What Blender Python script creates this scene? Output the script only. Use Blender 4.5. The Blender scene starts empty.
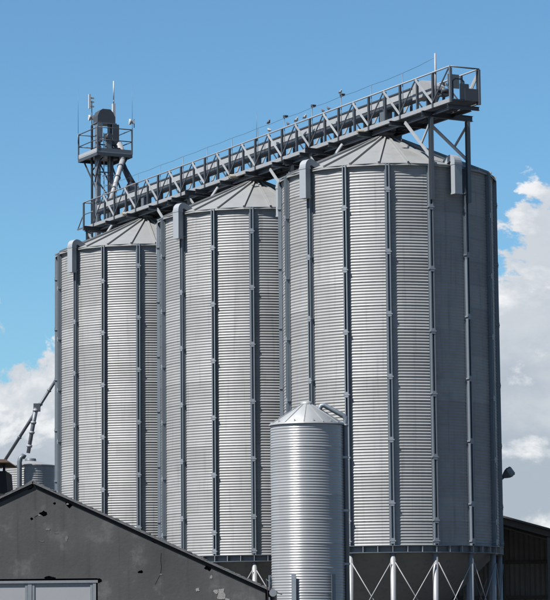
import bpy, bmesh, math, random
from mathutils import Vector, Matrix
random.seed(7)
R = math.radians
scene = bpy.context.scene
COL = scene.collection

# ------------------------------------------------------------------ camera
F_PX, PITCH, ROLL, CAM_Z = 2649.0, 0.1262, 0.0094, 1.6
cam_d = bpy.data.cameras.new('camera')
cam_d.sensor_fit = 'HORIZONTAL'; cam_d.sensor_width = 36.0
cam_d.lens = F_PX / 550.0 * 36.0
cam_d.clip_start = 0.5; cam_d.clip_end = 6000
cam = bpy.data.objects.new('camera', cam_d); COL.objects.link(cam)
_f = Vector((0, math.cos(PITCH), math.sin(PITCH))); _u0 = Vector((0, -math.sin(PITCH), math.cos(PITCH))); _r0 = Vector((1, 0, 0))
_rt = _r0 * math.cos(ROLL) - _u0 * math.sin(ROLL); _up = _r0 * math.sin(ROLL) + _u0 * math.cos(ROLL)
_m = Matrix((_rt, _up, -_f)).transposed().to_4x4(); _m.translation = (0, 0, CAM_Z)
cam.matrix_world = _m
scene.camera = cam

# ------------------------------------------------------------------ sky, sun, exposure
SUN_AZ, SUN_EL = 53.5, 52.0            # degrees left of the direction back to the camera, elevation
world = bpy.data.worlds.new('World'); scene.world = world; world.use_nodes = True
nt = world.node_tree; nt.nodes.clear()
def N(t, typ, **kw):
    n = t.nodes.new(typ)
    for k, v in kw.items(): setattr(n, k, v)
    return n
def math_n(t, op, a, b=None, c=None, clamp=False):
    n = N(t, 'ShaderNodeMath', operation=op, use_clamp=clamp)
    for i, v in enumerate((a, b, c)):
        if v is None: continue
        if isinstance(v, (int, float)): n.inputs[i].default_value = v
        else: t.links.new(v, n.inputs[i])
    return n.outputs[0]
def vmath(t, op, a, b=None):
    n = N(t, 'ShaderNodeVectorMath', operation=op)
    for i, v in enumerate((a, b)):
        if v is None: continue
        if isinstance(v, (tuple, list)): n.inputs[i].default_value = v
        else: t.links.new(v, n.inputs[i])
    return n.outputs[0]
def smooth(t, x, lo, hi):
    n = N(t, 'ShaderNodeMapRange', interpolation_type='SMOOTHSTEP')
    t.links.new(x, n.inputs['Value']); n.inputs['From Min'].default_value = lo; n.inputs['From Max'].default_value = hi
    return n.outputs['Result']
def noise(t, vec, scale, detail=8, rough=0.55, dist=0.0):
    n = N(t, 'ShaderNodeTexNoise'); n.inputs['Scale'].default_value = scale; n.inputs['Detail'].default_value = detail
    n.inputs['Roughness'].default_value = rough; n.inputs['Distortion'].default_value = dist
    if vec is not None: t.links.new(vec, n.inputs['Vector'])
    return n.outputs['Fac']
def mixc(t, fac, a, b, blend='MIX'):
    n = N(t, 'ShaderNodeMix', data_type='RGBA', blend_type=blend)
    for s, v in ((n.inputs[0], fac), (n.inputs[6], a), (n.inputs[7], b)):
        if isinstance(v, (int, float)): s.default_value = v
        elif isinstance(v, (tuple, list)): s.default_value = (*v, 1)
        else: t.links.new(v, s)
    return n.outputs[2]

sky = N(nt, 'ShaderNodeTexSky', sky_type='NISHITA', sun_disc=False)
sky.sun_elevation = R(SUN_EL); sky.sun_rotation = R(180 + SUN_AZ)
sky.air_density = 1.0; sky.dust_density = 0.7; sky.ozone_density = 1.6; sky.altitude = 300
tc = N(nt, 'ShaderNodeTexCoord'); dirv = tc.outputs['Generated']
sep = N(nt, 'ShaderNodeSeparateXYZ'); nt.links.new(dirv, sep.inputs[0]); elev = sep.outputs['Z']
# cumulus bank low over the horizon, all the way round
CLOUD_OFF = (9.2215, 10.625, 9.8)
def cloud_density(v):
    big = noise(nt, v, 5.0, 2, 0.5)
    fine = noise(nt, v, 16.0, 14, 0.60, 0.25)
    return math_n(nt, 'MULTIPLY_ADD', big, 1.25, math_n(nt, 'MULTIPLY', fine, 0.85))
v0 = vmath(nt, 'ADD', vmath(nt, 'MULTIPLY', dirv, (1, 1, 1.35)), CLOUD_OFF)
d0 = cloud_density(v0)
d1 = cloud_density(vmath(nt, 'ADD', v0, (-0.008, -0.003, 0.016)))
bias = math_n(nt, 'MULTIPLY', math_n(nt, 'SUBTRACT', elev, 0.125), -6.0)
bias = math_n(nt, 'MINIMUM', math_n(nt, 'MAXIMUM', bias, -1.2), 0.6)
dens = math_n(nt, 'ADD', d0, bias)
cov = smooth(nt, dens, 1.01, 1.04)
lit = smooth(nt, math_n(nt, 'SUBTRACT', d0, d1), -0.035, 0.085)
rim = math_n(nt, 'SUBTRACT', 1.0, smooth(nt, dens, 1.03, 1.30))
lum = math_n(nt, 'MAXIMUM', math_n(nt, 'MULTIPLY', lit, 0.95), math_n(nt, 'MULTIPLY', rim, math_n(nt, 'MULTIPLY_ADD', lit, 0.6, 0.4)))
cl = mixc(nt, lum, (3.75, 4.22, 4.85), (8.2, 8.2, 8.25))
skyc = mixc(nt, 1.0, sky.outputs[0], (0.66, 1.0, 1.15), 'MULTIPLY')
final = mixc(nt, math_n(nt, 'MULTIPLY', cov, 0.95), skyc, cl)
bg = N(nt, 'ShaderNodeBackground'); bg.inputs['Strength'].default_value = 0.05
wo = N(nt, 'ShaderNodeOutputWorld')
nt.links.new(final, bg.inputs['Color']); nt.links.new(bg.outputs[0], wo.inputs[0])

sun_d = bpy.data.lights.new('sun', 'SUN'); sun_d.energy = 5.0; sun_d.angle = R(0.53); sun_d.color = (1.0, 0.97, 0.93)
sun = bpy.data.objects.new('sun', sun_d); COL.objects.link(sun)
to_sun = Vector((-math.sin(R(SUN_AZ)) * math.cos(R(SUN_EL)), -math.cos(R(SUN_AZ)) * math.cos(R(SUN_EL)), math.sin(R(SUN_EL))))
sun.rotation_euler = to_sun.to_track_quat('Z', 'Y').to_euler(); sun.location = to_sun * 60 + Vector((0, 80, 0))
vs = scene.view_settings
vs.view_transform = 'Standard'; vs.look = 'None'; vs.exposure = 1.2; vs.gamma = 1.0; vs.use_curve_mapping = False
scene.render.engine = 'CYCLES'

# ------------------------------------------------------------------ materials
MATS = {}
def mat(name, col, rough=0.5, metal=0.0, var=0.12, vscale=6.0, rvar=0.08, objvar=0.0, bump=0.0, bscale=60.0, spec=0.5, streak=0.0, dirt=None, aniso=0.0):
    m = bpy.data.materials.new(name); m.use_nodes = True
    col = tuple(c * 0.8 for c in col)
    t = m.node_tree; b = t.nodes['Principled BSDF']
    tcn = N(t, 'ShaderNodeTexCoord'); o = tcn.outputs['Object']
    geo = N(t, 'ShaderNodeNewGeometry'); pos = geo.outputs['Position']
    n1 = noise(t, pos, vscale, 6, 0.6)
    k = math_n(t, 'MULTIPLY_ADD', math_n(t, 'SUBTRACT', n1, 0.5), 2 * var, 1.0)
    if objvar:
        oi = N(t, 'ShaderNodeObjectInfo')
        k = math_n(t, 'MULTIPLY', k, math_n(t, 'MULTIPLY_ADD', math_n(t, 'SUBTRACT', oi.outputs['Random'], 0.5), 2 * objvar, 1.0))
    if streak:
        sv = vmath(t, 'MULTIPLY', pos, (7.0, 7.0, 0.35))
        sn = noise(t, sv, 1.0, 5, 0.6)
        k = math_n(t, 'MULTIPLY', k, math_n(t, 'SUBTRACT', 1.0, math_n(t, 'MULTIPLY', smooth(t, sn, 0.52, 0.75), streak)))
    cc = mixc(t, 1.0, (col[0], col[1], col[2]), (1, 1, 1), 'MULTIPLY')
    mul = N(t, 'ShaderNodeVectorMath', operation='SCALE'); mul.inputs[0].default_value = col; t.links.new(k, mul.inputs['Scale'])
    c = mul.outputs[0]
    if dirt:
        dn = noise(t, pos, dirt[1], 8, 0.65)
        c = mixc(t, math_n(t, 'MULTIPLY', smooth(t, dn, dirt[2], dirt[2] + 0.12), dirt[3]), c, dirt[0])
    t.links.new(c, b.inputs['Base Color'])
    r = math_n(t, 'MULTIPLY_ADD', math_n(t, 'SUBTRACT', noise(t, pos, vscale * 2.3, 4, 0.6), 0.5), 2 * rvar, rough)
    t.links.new(r, b.inputs['Roughness'])
    b.inputs['Metallic'].default_value = metal
    if aniso:                                        # rolled sheet: highlight drawn out vertically
        b.inputs['Anisotropic'].default_value = aniso
        cz = N(t, 'ShaderNodeCombineXYZ'); cz.inputs['Z'].default_value = 1.0; t.links.new(cz.outputs[0], b.inputs['Tangent'])
    b.inputs['Specular IOR Level'].default_value = spec
    if bump:
        bn = N(t, 'ShaderNodeBump'); bn.inputs['Strength'].default_value = bump; bn.inputs['Distance'].default_value = 0.02
        t.links.new(noise(t, pos, bscale, 6, 0.6), bn.inputs['Height']); t.links.new(bn.outputs[0], b.inputs['Normal'])
    MATS[name] = m
    return m
mat('galv_wall', (0.240, 0.241, 0.239), 0.48, 0.06, spec=0.28, var=0.16, vscale=2.0, rvar=0.10, objvar=0.12, streak=0.26, dirt=((0.11, 0.11, 0.11), 0.9, 0.60, 0.35))
mat('galv_roof', (0.23, 0.233, 0.232), 0.55, 0.25, var=0.10, vscale=2.2, objvar=0.06, streak=0.0, dirt=((0.15, 0.15, 0.147), 1.1, 0.54, 0.6))
mat('galv_rib', (0.27, 0.275, 0.27), 0.5, 0.3, var=0.1)
mat('galv_post', (0.15, 0.175, 0.20), 0.5, 0.4, var=0.10, vscale=5, objvar=0.06)
mat('galv_light', (0.34, 0.35, 0.36), 0.5, 0.35, var=0.10, vscale=5, objvar=0.08)
mat('galv_splice', (0.20, 0.22, 0.245), 0.5, 0.35, var=0.10, vscale=5)
mat('galv_rail', (0.22, 0.225, 0.235), 0.6, 0.1, var=0.10, vscale=5)
mat('galv_chord', (0.25, 0.258, 0.268), 0.55, 0.2, var=0.15, vscale=5)
mat('galv_duct', (0.27, 0.29, 0.31), 0.5, 0.2, var=0.06, vscale=3)
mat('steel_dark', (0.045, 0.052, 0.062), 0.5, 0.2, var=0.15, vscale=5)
mat('steel_mid', (0.10, 0.115, 0.13), 0.5, 0.3, var=0.12, vscale=5, objvar=0.08)
mat('hopper_steel', (0.18, 0.18, 0.18), 0.6, 0.3, var=0.15, vscale=1.5, streak=0.25)
mat('leg_paint', (0.25, 0.255, 0.26), 0.5, 0.3, var=0.1, vscale=4)
mat('bin_wall', (0.36, 0.363, 0.365), 0.36, 0.42, aniso=0.85, var=0.06, vscale=4, rvar=0.04, objvar=0.05)
mat('bin_wall_dull', (0.335, 0.338, 0.34), 0.40, 0.38, aniso=0.8, var=0.08, vscale=4, rvar=0.06, objvar=0.05)
mat('bin_roof', (0.25, 0.258, 0.262), 0.5, 0.2, var=0.08, vscale=5, objvar=0.03)
mat('render_wall', (0.060, 0.060, 0.0595), 0.9, 0, var=0.45, vscale=0.8, bump=0.18, bscale=14, spec=0.2, streak=0.25, dirt=((0.125, 0.125, 0.118), 1.6, 0.53, 0.3))
mat('plaster_faint', (0.115, 0.115, 0.112), 0.9, 0, var=0.3, vscale=9, spec=0.2)
mat('plaster', (0.21, 0.205, 0.195), 0.9, 0, var=0.3, vscale=9, bump=0.4, bscale=40, spec=0.2)
mat('old_brick', (0.06, 0.055, 0.05), 0.95, 0, var=0.4, vscale=12, bump=0.5, bscale=40, spec=0.1)
mat('slate', (0.075, 0.077, 0.08), 0.75, 0, var=0.3, vscale=6, objvar=0.25, bump=0.4, bscale=30)
mat('door_panel', (0.235, 0.24, 0.25), 0.55, 0, var=0.08, vscale=1.3, spec=0.4)
mat('door_frame', (0.17, 0.185, 0.20), 0.5, 0.2, var=0.2, vscale=6)
mat('cladding_dark', (0.19, 0.185, 0.18), 0.8, 0, var=0.3, vscale=1.5, streak=0.3, spec=0.2)
mat('shed_roof', (0.09, 0.085, 0.08), 0.8, 0, var=0.2, vscale=2, spec=0.2)
mat('shed_post', (0.10, 0.097, 0.093), 0.8, 0, var=0.2, vscale=5, spec=0.2)
mat('tile_brown', (0.10, 0.07, 0.055), 0.85, 0, var=0.25, vscale=6, spec=0.2)
mat('black_board', (0.02, 0.02, 0.022), 0.8, 0, var=0.2, vscale=6, spec=0.2)
mat('white_plastic', (0.40, 0.41, 0.42), 0.4, 0, var=0.04)
mat('bird_white', (0.28, 0.275, 0.265), 0.8, 0, var=0.15, vscale=30)
mat('bird_grey', (0.06, 0.062, 0.07), 0.8, 0, var=0.2, vscale=30)
mat('bird_leg', (0.35, 0.12, 0.06), 0.7, 0)
mat('rubber', (0.02, 0.02, 0.02), 0.6, 0)
mat('lens', (0.25, 0.28, 0.30), 0.12, 0.0, var=0.03)
mat('gate_ochre', (0.20, 0.18, 0.145), 0.6, 0.1)
mat('yard', (0.08, 0.078, 0.073), 0.9, 0, var=0.3, vscale=0.25, bump=0.4, bscale=12, spec=0.2)

# ------------------------------------------------------------------ mesh helpers
class MB:
    def __init__(s): s.v = []; s.f = []; s.sm = []
    def add(s, vs, fs, smooth=False):
        o = len(s.v); s.v += [tuple(v) for v in vs]; s.f += [tuple(i + o for i in f) for f in fs]; s.sm += [smooth] * len(fs); return s
    def box(s, c, size, ax=None):
        c = Vector(c); hx, hy, hz = [q / 2 for q in size]
        ax = ax or (Vector((1, 0, 0)), Vector((0, 1, 0)), Vector((0, 0, 1)))
        vs = [c + ax[0] * (hx * i) + ax[1] * (hy * j) + ax[2] * (hz * k) for i in (-1, 1) for j in (-1, 1) for k in (-1, 1)]
        return s.add(vs, [(0, 1, 3, 2), (4, 6, 7, 5), (0, 4, 5, 1), (2, 3, 7, 6), (0, 2, 6, 4), (1, 5, 7, 3)])
    def rng(s, x0, x1, y0, y1, z0, z1):
        return s.box(((x0 + x1) / 2, (y0 + y1) / 2, (z0 + z1) / 2), (abs(x1 - x0), abs(y1 - y0), abs(z1 - z0)))
    def bar(s, p0, p1, w, h, up=(0, 0, 1)):        # w across, h along up
        p0, p1 = Vector(p0), Vector(p1); d = (p1 - p0); L = d.length; d.normalize()
        up = Vector(up)
        if abs(d.dot(up)) > 0.98: up = Vector((0, 1, 0))
        sd = d.cross(up).normalized(); u2 = sd.cross(d).normalized()
        return s.box((p0 + p1) / 2, (L, w, h), (d, sd, u2))
    def path(s, pts, r, n=10, caps=True, flat=False):
        pts = [Vector(p) for p in pts]; rs = r if isinstance(r, (list, tuple)) else [r] * len(pts)
        rings = []; prev = None
        for i, p in enumerate(pts):
            d = ((pts[i] - pts[i - 1]).normalized() if i else Vector()) + ((pts[i + 1] - pts[i]).normalized() if i < len(pts) - 1 else Vector())
            d.normalize()
            if prev is None:
                a = Vector((0, 0, 1)) if abs(d.z) < 0.9 else Vector((1, 0, 0))
                x = d.cross(a).normalized()
            else: x = (prev - d * prev.dot(d)).normalized()
            prev = x; y = d.cross(x)
            k = 1.0
            if 0 < i < len(pts) - 1:
                cs = (pts[i] - pts[i - 1]).normalized().dot(d); k = 1 / max(cs, 0.5)
            rings.append([p + (x * math.cos(2 * math.pi * j / n) + y * math.sin(2 * math.pi * j / n)) * rs[i] for j in range(n)])
        vs = [v for rg in rings for v in rg]; fs = []
        for i in range(len(rings) - 1):
            for j in range(n):
                a, b = i * n + j, i * n + (j + 1) % n
                fs.append((a, b, b + n, a + n))
        s.add(vs, fs, not flat)
        if caps:
            o = len(s.v) - len(vs)
            s.f.append(tuple(o + j for j in reversed(range(n)))); s.sm.append(False)
            s.f.append(tuple(o + (len(rings) - 1) * n + j for j in range(n))); s.sm.append(False)
        return s
    def tube(s, p0, p1, r, n=10): return s.path([p0, p1], r, n)
    def lathe(s, prof, n=32, c=(0, 0, 0), a0=0.0, a1=2 * math.pi, smooth=True):
        full = abs(a1 - a0 - 2 * math.pi) < 1e-6; m = n if full else n + 1
        vs = []
        for r, z in prof:
            for j in range(m):
                a = a0 + (a1 - a0) * j / n
                vs.append((c[0] + r * math.sin(a), c[1] - r * math.cos(a), c[2] + z))
        fs = []
        for i in range(len(prof) - 1):
            for j in range(n):
                a, b = i * m + j, i * m + (j + 1) % m
                fs.append((a, b, b + m, a + m))
        return s.add(vs, fs, smooth)
    def prism(s, poly, y0, y1, ax=None):           # poly in (x,z), extruded in y
        n = len(poly)
        vs = [(x, y0, z) for x, z in poly] + [(x, y1, z) for x, z in poly]
        fs = [tuple(range(n)), tuple(range(2 * n - 1, n - 1, -1))]
        fs += [(i, i + n, (i + 1) % n + n, (i + 1) % n) for i in range(n)]
        return s.add(vs, fs)
    def mesh(s, name, m):
        me = bpy.data.meshes.new(name); me.from_pydata(s.v, [], s.f)
        me.polygons.foreach_set('use_smooth', s.sm); me.materials.append(MATS[m]); me.update()
        bm = bmesh.new(); bm.from_mesh(me); bmesh.ops.recalc_face_normals(bm, faces=bm.faces); bm.to_mesh(me); bm.free()
        return me
    def build(s, name, m, parent=None, loc=None, rot=None):
        return place(name, s.mesh(name, m), parent, loc, rot)
def place(name, me, parent=None, loc=None, rot=None):
    o = bpy.data.objects.new(name, me); COL.objects.link(o)
    if parent: o.parent = parent
    if loc: o.location = loc
    if rot is not None: o.rotation_euler = (0, 0, rot) if isinstance(rot, (int, float)) else rot
    return o
def tag(o, label, cat, group=None):
    o['label'] = label; o['category'] = cat
    if group: o['group'] = group
    return o
def thing(name, loc, label, cat, group=None, rz=0.0):
    o = bpy.data.objects.new(name, None); o.empty_display_size = 0.2; COL.objects.link(o)
    o.location = loc; o.rotation_euler = (0, 0, rz)
    return tag(o, label, cat, group)
def struct(name, mb, m):
    o = mb.build(name, m); o['kind'] = 'structure'; return o

# ------------------------------------------------------------------ ground
struct('ground', MB().add([(-2500, -1500, 0), (2500, -1500, 0), (2500, 4500, 0), (-2500, 4500, 0)], [(0, 1, 2, 3)]), 'yard')

# ------------------------------------------------------------------ grain silos
S3 = Vector((3.86, 89.28, 0)); STEP = Vector((-4.537, 8.70, 0)); UL = STEP.length
U = STEP.normalized(); NV = Vector((U.y, -U.x, 0))
SR, Z_BASE, Z_EAVE, Z_APEX = 3.60, 4.48, 16.97, 18.50
PO = -2.2                                          # angle of the first wall post, degrees
NT = 16; TIER = (Z_EAVE - Z_BASE) / NT; NC = 8; PITCH_C = TIER / NC
def corr_profile(R0, amp, pitch, n, steps, lap=0.006):
    prof = []
    for i in range(n * steps + 1):
        z = i * pitch / steps
        prof.append((R0 + amp * math.cos(2 * math.pi * z / pitch) + lap * max(0.0, 1 - i / steps), z))
    return prof
BAY = R(22.5)
FLAT = 0.35                                        # sheets are sprung nearly flat between the posts
def bay_lathe(mb, prof, n, ac):
    mb.lathe(prof, n, a0=-BAY / 2, a1=BAY / 2)
    k = len(prof) * (n + 1); ca, sa = math.cos(ac), math.sin(ac)
    for i in range(len(mb.v) - k, len(mb.v)):
        x, y, z = mb.v[i]; th = math.atan2(x, -y); f = 1 + FLAT * (math.cos(BAY / 2) / math.cos(th) - 1)
        x, y = x * f, y * f
        mb.v[i] = (x * ca - y * sa, x * sa + y * ca, z)
    return mb
sheet_me = bay_lathe(MB(), corr_profile(SR, 0.0088, PITCH_C, NC, 8), 6, 0.0).mesh('wall_sheet', 'galv_wall')
def silo_post_mesh():
    mb = MB(); r = SR + 0.012; z0, z1 = Z_BASE - 0.02, Z_EAVE - 0.02
    mb.rng(-0.10, 0.10, -r - 0.012, -r, z0, z1); mb.rng(-0.085, 0.085, -r + 0.0005, -SR + 0.06, z0, z1)
    for s in (-1, 1):
        mb.rng(s * 0.058, s * 0.070, -r - 0.105, -r - 0.012, z0, z1)
        mb.rng(s * 0.030, s * 0.070, -r - 0.117, -r - 0.105, z0, z1)
    return mb.mesh('wall_post', 'galv_post')
post_me = silo_post_mesh()
spl = MB().rng(-0.072, 0.072, -SR - 0.137, -SR - 0.131, -0.09, 0.09)
spl.rng(-0.105, 0.105, -SR - 0.145, -SR - 0.1375, -0.022, 0.022).rng(-0.105, -0.075, -SR - 0.137, -SR - 0.026, -0.022, 0.022).rng(0.075, 0.105, -SR - 0.137, -SR - 0.026, -0.022, 0.022)
splice_me = spl.mesh('splice', 'galv_splice')
NRP = 24; RB = 2 * math.pi / NRP
R_EAVE, R_TOP, Z_TOP = 3.70, 0.34, 18.42
def roof_z(r): return Z_EAVE + 0.02 + (SR + 0.02 - r) * (Z_TOP - Z_EAVE) / (SR - R_TOP)
def roof_meshes():
    a = RB / 2
    def P(r, an, dz=0): return (r * math.sin(an), -r * math.cos(an), roof_z(r) + dz)
    mb = MB()
    vs = []; fs = []
    for i in range(5):
        r = R_EAVE + (R_TOP - R_EAVE) * i / 4
        vs += [P(r, -a), P(r, 0, -0.004), P(r, a)]
    for i in range(4):
        for j in range(2): fs.append((i * 3 + j, i * 3 + j + 1, i * 3 + j + 4, i * 3 + j + 3))
    mb.add(vs, fs)
    vs = [P(R_EAVE, -a), P(R_EAVE, a), P(R_EAVE + 0.005, a, -0.07), P(R_EAVE + 0.005, -a, -0.07)]
    mb.add(vs, [(0, 1, 2, 3)])
    pm = mb.mesh('roof_panel', 'galv_roof')
    rb = MB(); 
    p0, p1 = Vector(P(R_EAVE + 0.015, 0, 0.025)), Vector(P(R_TOP - 0.02, 0, 0.025))
    rb.bar(p0, p1, 0.055, 0.085)
    return pm, rb.mesh('roof_rib', 'galv_rib')
panel_me, rib_me = roof_meshes()
cap_me = MB().lathe([(0.0, 18.66), (0.26, 18.62), (0.27, 18.50), (0.36, 18.50), (0.40, 18.46), (0.40, 18.40), (0.33, 18.40)], 24, smooth=False).mesh('roof_cap', 'galv_light')
eave_me = MB().lathe([(SR - 0.02, Z_EAVE - 0.10), (SR + 0.022, Z_EAVE - 0.10), (SR + 0.022, Z_EAVE), (SR - 0.02, Z_EAVE + 0.005)], 96).mesh('eave_trim', 'galv_post')
ring = MB()
ring.lathe([(SR - 0.14, Z_BASE - 0.01), (SR + 0.13, Z_BASE - 0.01), (SR + 0.13, Z_BASE - 0.028), (SR - 0.02, Z_BASE - 0.028), (SR - 0.02, Z_BASE - 0.225),
            (SR + 0.13, Z_BASE - 0.225), (SR + 0.13, Z_BASE - 0.245), (SR - 0.14, Z_BASE - 0.245)], 96, smooth=False)
ring_me = ring.mesh('base_ring', 'steel_mid')
stiff_me = MB().rng(-0.007, 0.007, -SR - 0.12, -SR + 0.018, Z_BASE - 0.2245, Z_BASE - 0.0285).mesh('stiffener', 'galv_light')
hop_me = MB().lathe([(SR - 0.10, Z_BASE - 0.20), (0.34, 1.22), (0.26, 1.16), (0.26, 0.85)], 48).mesh('hopper', 'hopper_steel')
leg = MB().tube((0, -SR + 0.02, 0.025), (0, -SR + 0.02, Z_BASE - 0.26), 0.092, 16)
leg.rng(-0.16, 0.16, -SR - 0.14, -SR + 0.18, 0, 0.024).rng(-0.13, 0.13, -SR - 0.11, -SR + 0.15, Z_BASE - 0.2595, Z_BASE - 0.2455)
leg_me = leg.mesh('leg', 'leg_paint')
def on_ring(r, a, z): return Vector((r * math.sin(a), -r * math.cos(a), z))
rodA = MB().tube(on_ring(SR + 0.06, -BAY / 2 + 0.02, 3.92), on_ring(SR + 0.06, BAY / 2 - 0.02, 1.75), 0.017, 6).mesh('brace_rod', 'galv_rail')
rodB = MB().tube(on_ring(SR + 0.095, BAY / 2 - 0.02, 3.92), on_ring(SR + 0.095, -BAY / 2 + 0.02, 1.75), 0.017, 6).mesh('brace_rod', 'galv_rail')
def duct_mesh():
    # rectangular downspout with a rounded gooseneck rising from the roof edge
    mb = MB(); w = 0.15; d = 0.105
    cy = -SR - 0.26
    path = [(cy, 15.98)]
    path += [(cy, Z_EAVE + 0.06)]
    rad = 0.17; cyc = cy + rad; zc = Z_EAVE + 0.06
    for i in range(1, 8):
        a = math.pi - i * (math.pi * 0.62) / 7
        path.append((cyc + rad * math.cos(a), zc + rad * math.sin(a)))
    ly, lz = path[-1]; path.append((ly + 0.30, lz - 0.16 + 0.02))
    rings = []
    for i, (y, z) in enumerate(path):
        a = path[max(i - 1, 0)]; b = path[min(i + 1, len(path) - 1)]
        t = Vector((b[0] - a[0], b[1] - a[1])).normalized(); nn = Vector((-t.y, t.x))
        rings.append([(-w, y - nn.x * d, z - nn.y * d), (w, y - nn.x * d, z - nn.y * d), (w, y + nn.x * d, z + nn.y * d), (-w, y + nn.x * d, z + nn.y * d)])
    vs = [v for r in rings for v in r]; fs = []
    for i in range(len(rings) - 1):
        for j in range(4):
            a, b = i * 4 + j, i * 4 + (j + 1) % 4
            fs.append((a, b, b + 4, a + 4))
    fs.append((0, 1, 2, 3))
    mb.add(vs, fs)
    mb.rng(-w - 0.012, w + 0.012, cy - d - 0.012, cy + d + 0.012, Z_EAVE - 0.02, Z_EAVE + 0.05)
    mb.rng(-w - 0.010, w + 0.010, cy - d - 0.010, cy + d + 0.010, 15.97, 16.01)
    mb.rng(-0.03, 0.03, cy + d + 0.002, -SR - 0.13, 16.3, 16.36)
    return mb.mesh('vent_duct', 'galv_duct')
duct_me = duct_mesh()

def make_silo(k, label, front_bays, ducts):
    c = S3 + STEP * k
    root = thing('grain_silo', c, label, 'silo', 'grain silos standing in a row')
    a_p = R(PO)
    rear = MB()
    for b in range(16):
        ac = a_p + BAY * (b + 0.5)
        deg = (math.degrees(ac) + 180) % 360 - 180
        if front_bays[0] < deg < front_bays[1]:
            for t in range(NT): place('wall_sheet', sheet_me, root, (0, 0, Z_BASE + t * TIER), ac)
        else:
            bay_lathe(rear, [(r, Z_BASE + z) for r, z in corr_profile(SR, 0.0088, PITCH_C, NC * NT, 4, 0)], 4, ac)
    rw = rear.build('rear_wall', 'galv_wall', root); rw['kind'] = 'stuff'
    for b in range(16):
        an = a_p + BAY * b; deg = (math.degrees(an) + 180) % 360 - 180
        po = place('wall_post', post_me, root, None, an)
        if front_bays[0] - 12 < deg < front_bays[1] + 12:
            off = (0.55, 1.10)[b % 2]
            z = Z_EAVE - off - 0.35
            while z > Z_BASE + 0.5:
                place('splice', splice_me, po, (0, 0, z)); z -= 2.05
            place('splice', splice_me, po, (0, 0, Z_BASE + 0.13))
        place('leg', leg_me, root, None, an)
        ab = an + BAY / 2
        place('brace_rod', rodA, root, None, ab); place('brace_rod', rodB, root, None, ab)
    rg = place('base_ring', ring_me, root)
    for b in range(48): place('stiffener', stiff_me, rg, None, a_p + BAY / 3 * b)
    place('hopper', hop_me, root); place('eave_trim', eave_me, root); place('roof_cap', cap_me, root)
    for b in range(NRP):
        place('roof_rib', rib_me, root, None, R(-6.5) + RB * b)
        place('roof_panel', panel_me, root, None, R(-6.5) + RB * (b + 0.5))
    for d in ducts: place('vent_duct', duct_me, root, None, R(d))
    return root
silo_near = make_silo(0, 'tall corrugated grain silo nearest the camera, rightmost of the three', (-115, 100), (-47.2, 34, -109))
silo_mid = make_silo(1, 'tall corrugated grain silo in the middle of the three', (-115, 30), (-47.2, 34, -109))
silo_far = make_silo(2, 'tall corrugated grain silo farthest away, under the elevator tower', (-115, 30), (-47.2, 34, -109))

# ------------------------------------------------------------------ conveyor gantry over the silos
RZ = math.atan2(U.y, U.x)
def gp(t, w, z): return Vector((t, -w, z))          # gantry-local: x along the row, y = -w
def gw(t, w, z): return S3 + U * t + NV * w + Vector((0, 0, z))
gan = thing('conveyor_gantry', S3, 'long steel truss walkway carrying a grain conveyor over the silo roofs', 'gantry', None, RZ)
T0, T1, HW, ZR, ZF = -5.16, 24.77, 0.55, 19.92, 18.88
MOD = 2.135; posts_t = [-1.92 + MOD * k for k in range(-1, 13)]
posts_t = [t for t in posts_t if T0 + 0.3 < t < T1 - 0.3]
apex_t = [t - MOD / 2 for t in posts_t] + [posts_t[-1] + MOD / 2]
apex_t = [t for t in apex_t if T0 - 0.2 < t < T1 - 0.6]
for w in (-HW, HW):
    s = -1 if w < 0 else 1
    MB().path([gp(T0, w, ZR), gp(T1, w, ZR)], 0.028, 8).build('hand_rail', 'galv_rail', gan)
    ch = MB(); ch.rng(T0, T1, -w - 0.006, -w + 0.006, ZF - 0.13, ZF + 0.0)
    for zz in (ZF - 0.13, ZF): ch.rng(T0, T1, -w + 0.0061, -w + 0.0661 * (1 if s < 0 else 1), zz - 0.008, zz + 0.008) if s > 0 else ch.rng(T0, T1, -w - 0.0661, -w - 0.0061, zz - 0.008, zz + 0.008)
    ch.build('chord', 'galv_chord', gan)
    for t in posts_t + [T0, T1]:
        MB().bar(gp(t, w, ZF - 0.15), gp(t, w, ZR - 0.02), 0.07, 0.08, (1, 0, 0)).build('rail_post', 'steel_dark' if T0 < t < T1 else 'steel_mid', gan)
    for t in apex_t:
        MB().bar(gp(t, w * 0.93, ZF - 0.15), gp(t, w * 0.93, ZR - 0.05), 0.07, 0.075, (1, 0, 0)).build('rail_post', 'steel_dark', gan)
        MB().bar(gp(t, w + s * 0.004, ZR - 0.12), gp(t, w + s * 0.004, ZR - 0.02), 0.075 * 2, 0.012, (0, 1, 0)).build('gusset', 'galv_light', gan)
        # bright flat diagonal and thin dark rod (each side of the walkway is the other one turned round)
        for dirn in (-1, 1):
            te = t + dirn * MOD / 2
            if te < T0 - 0.1 or te > T1: continue
            if dirn == s: MB().bar(gp(t, w + s * 0.028, ZR - 0.04), gp(te, w + s * 0.028, ZF + 0.03), 0.075 if s < 0 else 0.11, 0.03, (0, 1, 0)).build('diagonal', 'galv_light', gan)
            else: MB().bar(gp(t, w + s * 0.028, ZR - 0.04), gp(te, w + s * 0.028, ZF + 0.03), 0.045, 0.028, (0, 1, 0)).build('diagonal', 'steel_dark', gan)
for i in range(14):                                  # walkway gratings
    a = T0 + 0.03 + i * (T1 - T0 - 0.06) / 14; b = a + (T1 - T0 - 0.06) / 14 - 0.02
    MB().rng(a, b, -HW + 0.08, HW - 0.08, ZF - 0.05, ZF - 0.015).build('floor_panel', 'steel_mid', gan)
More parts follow.
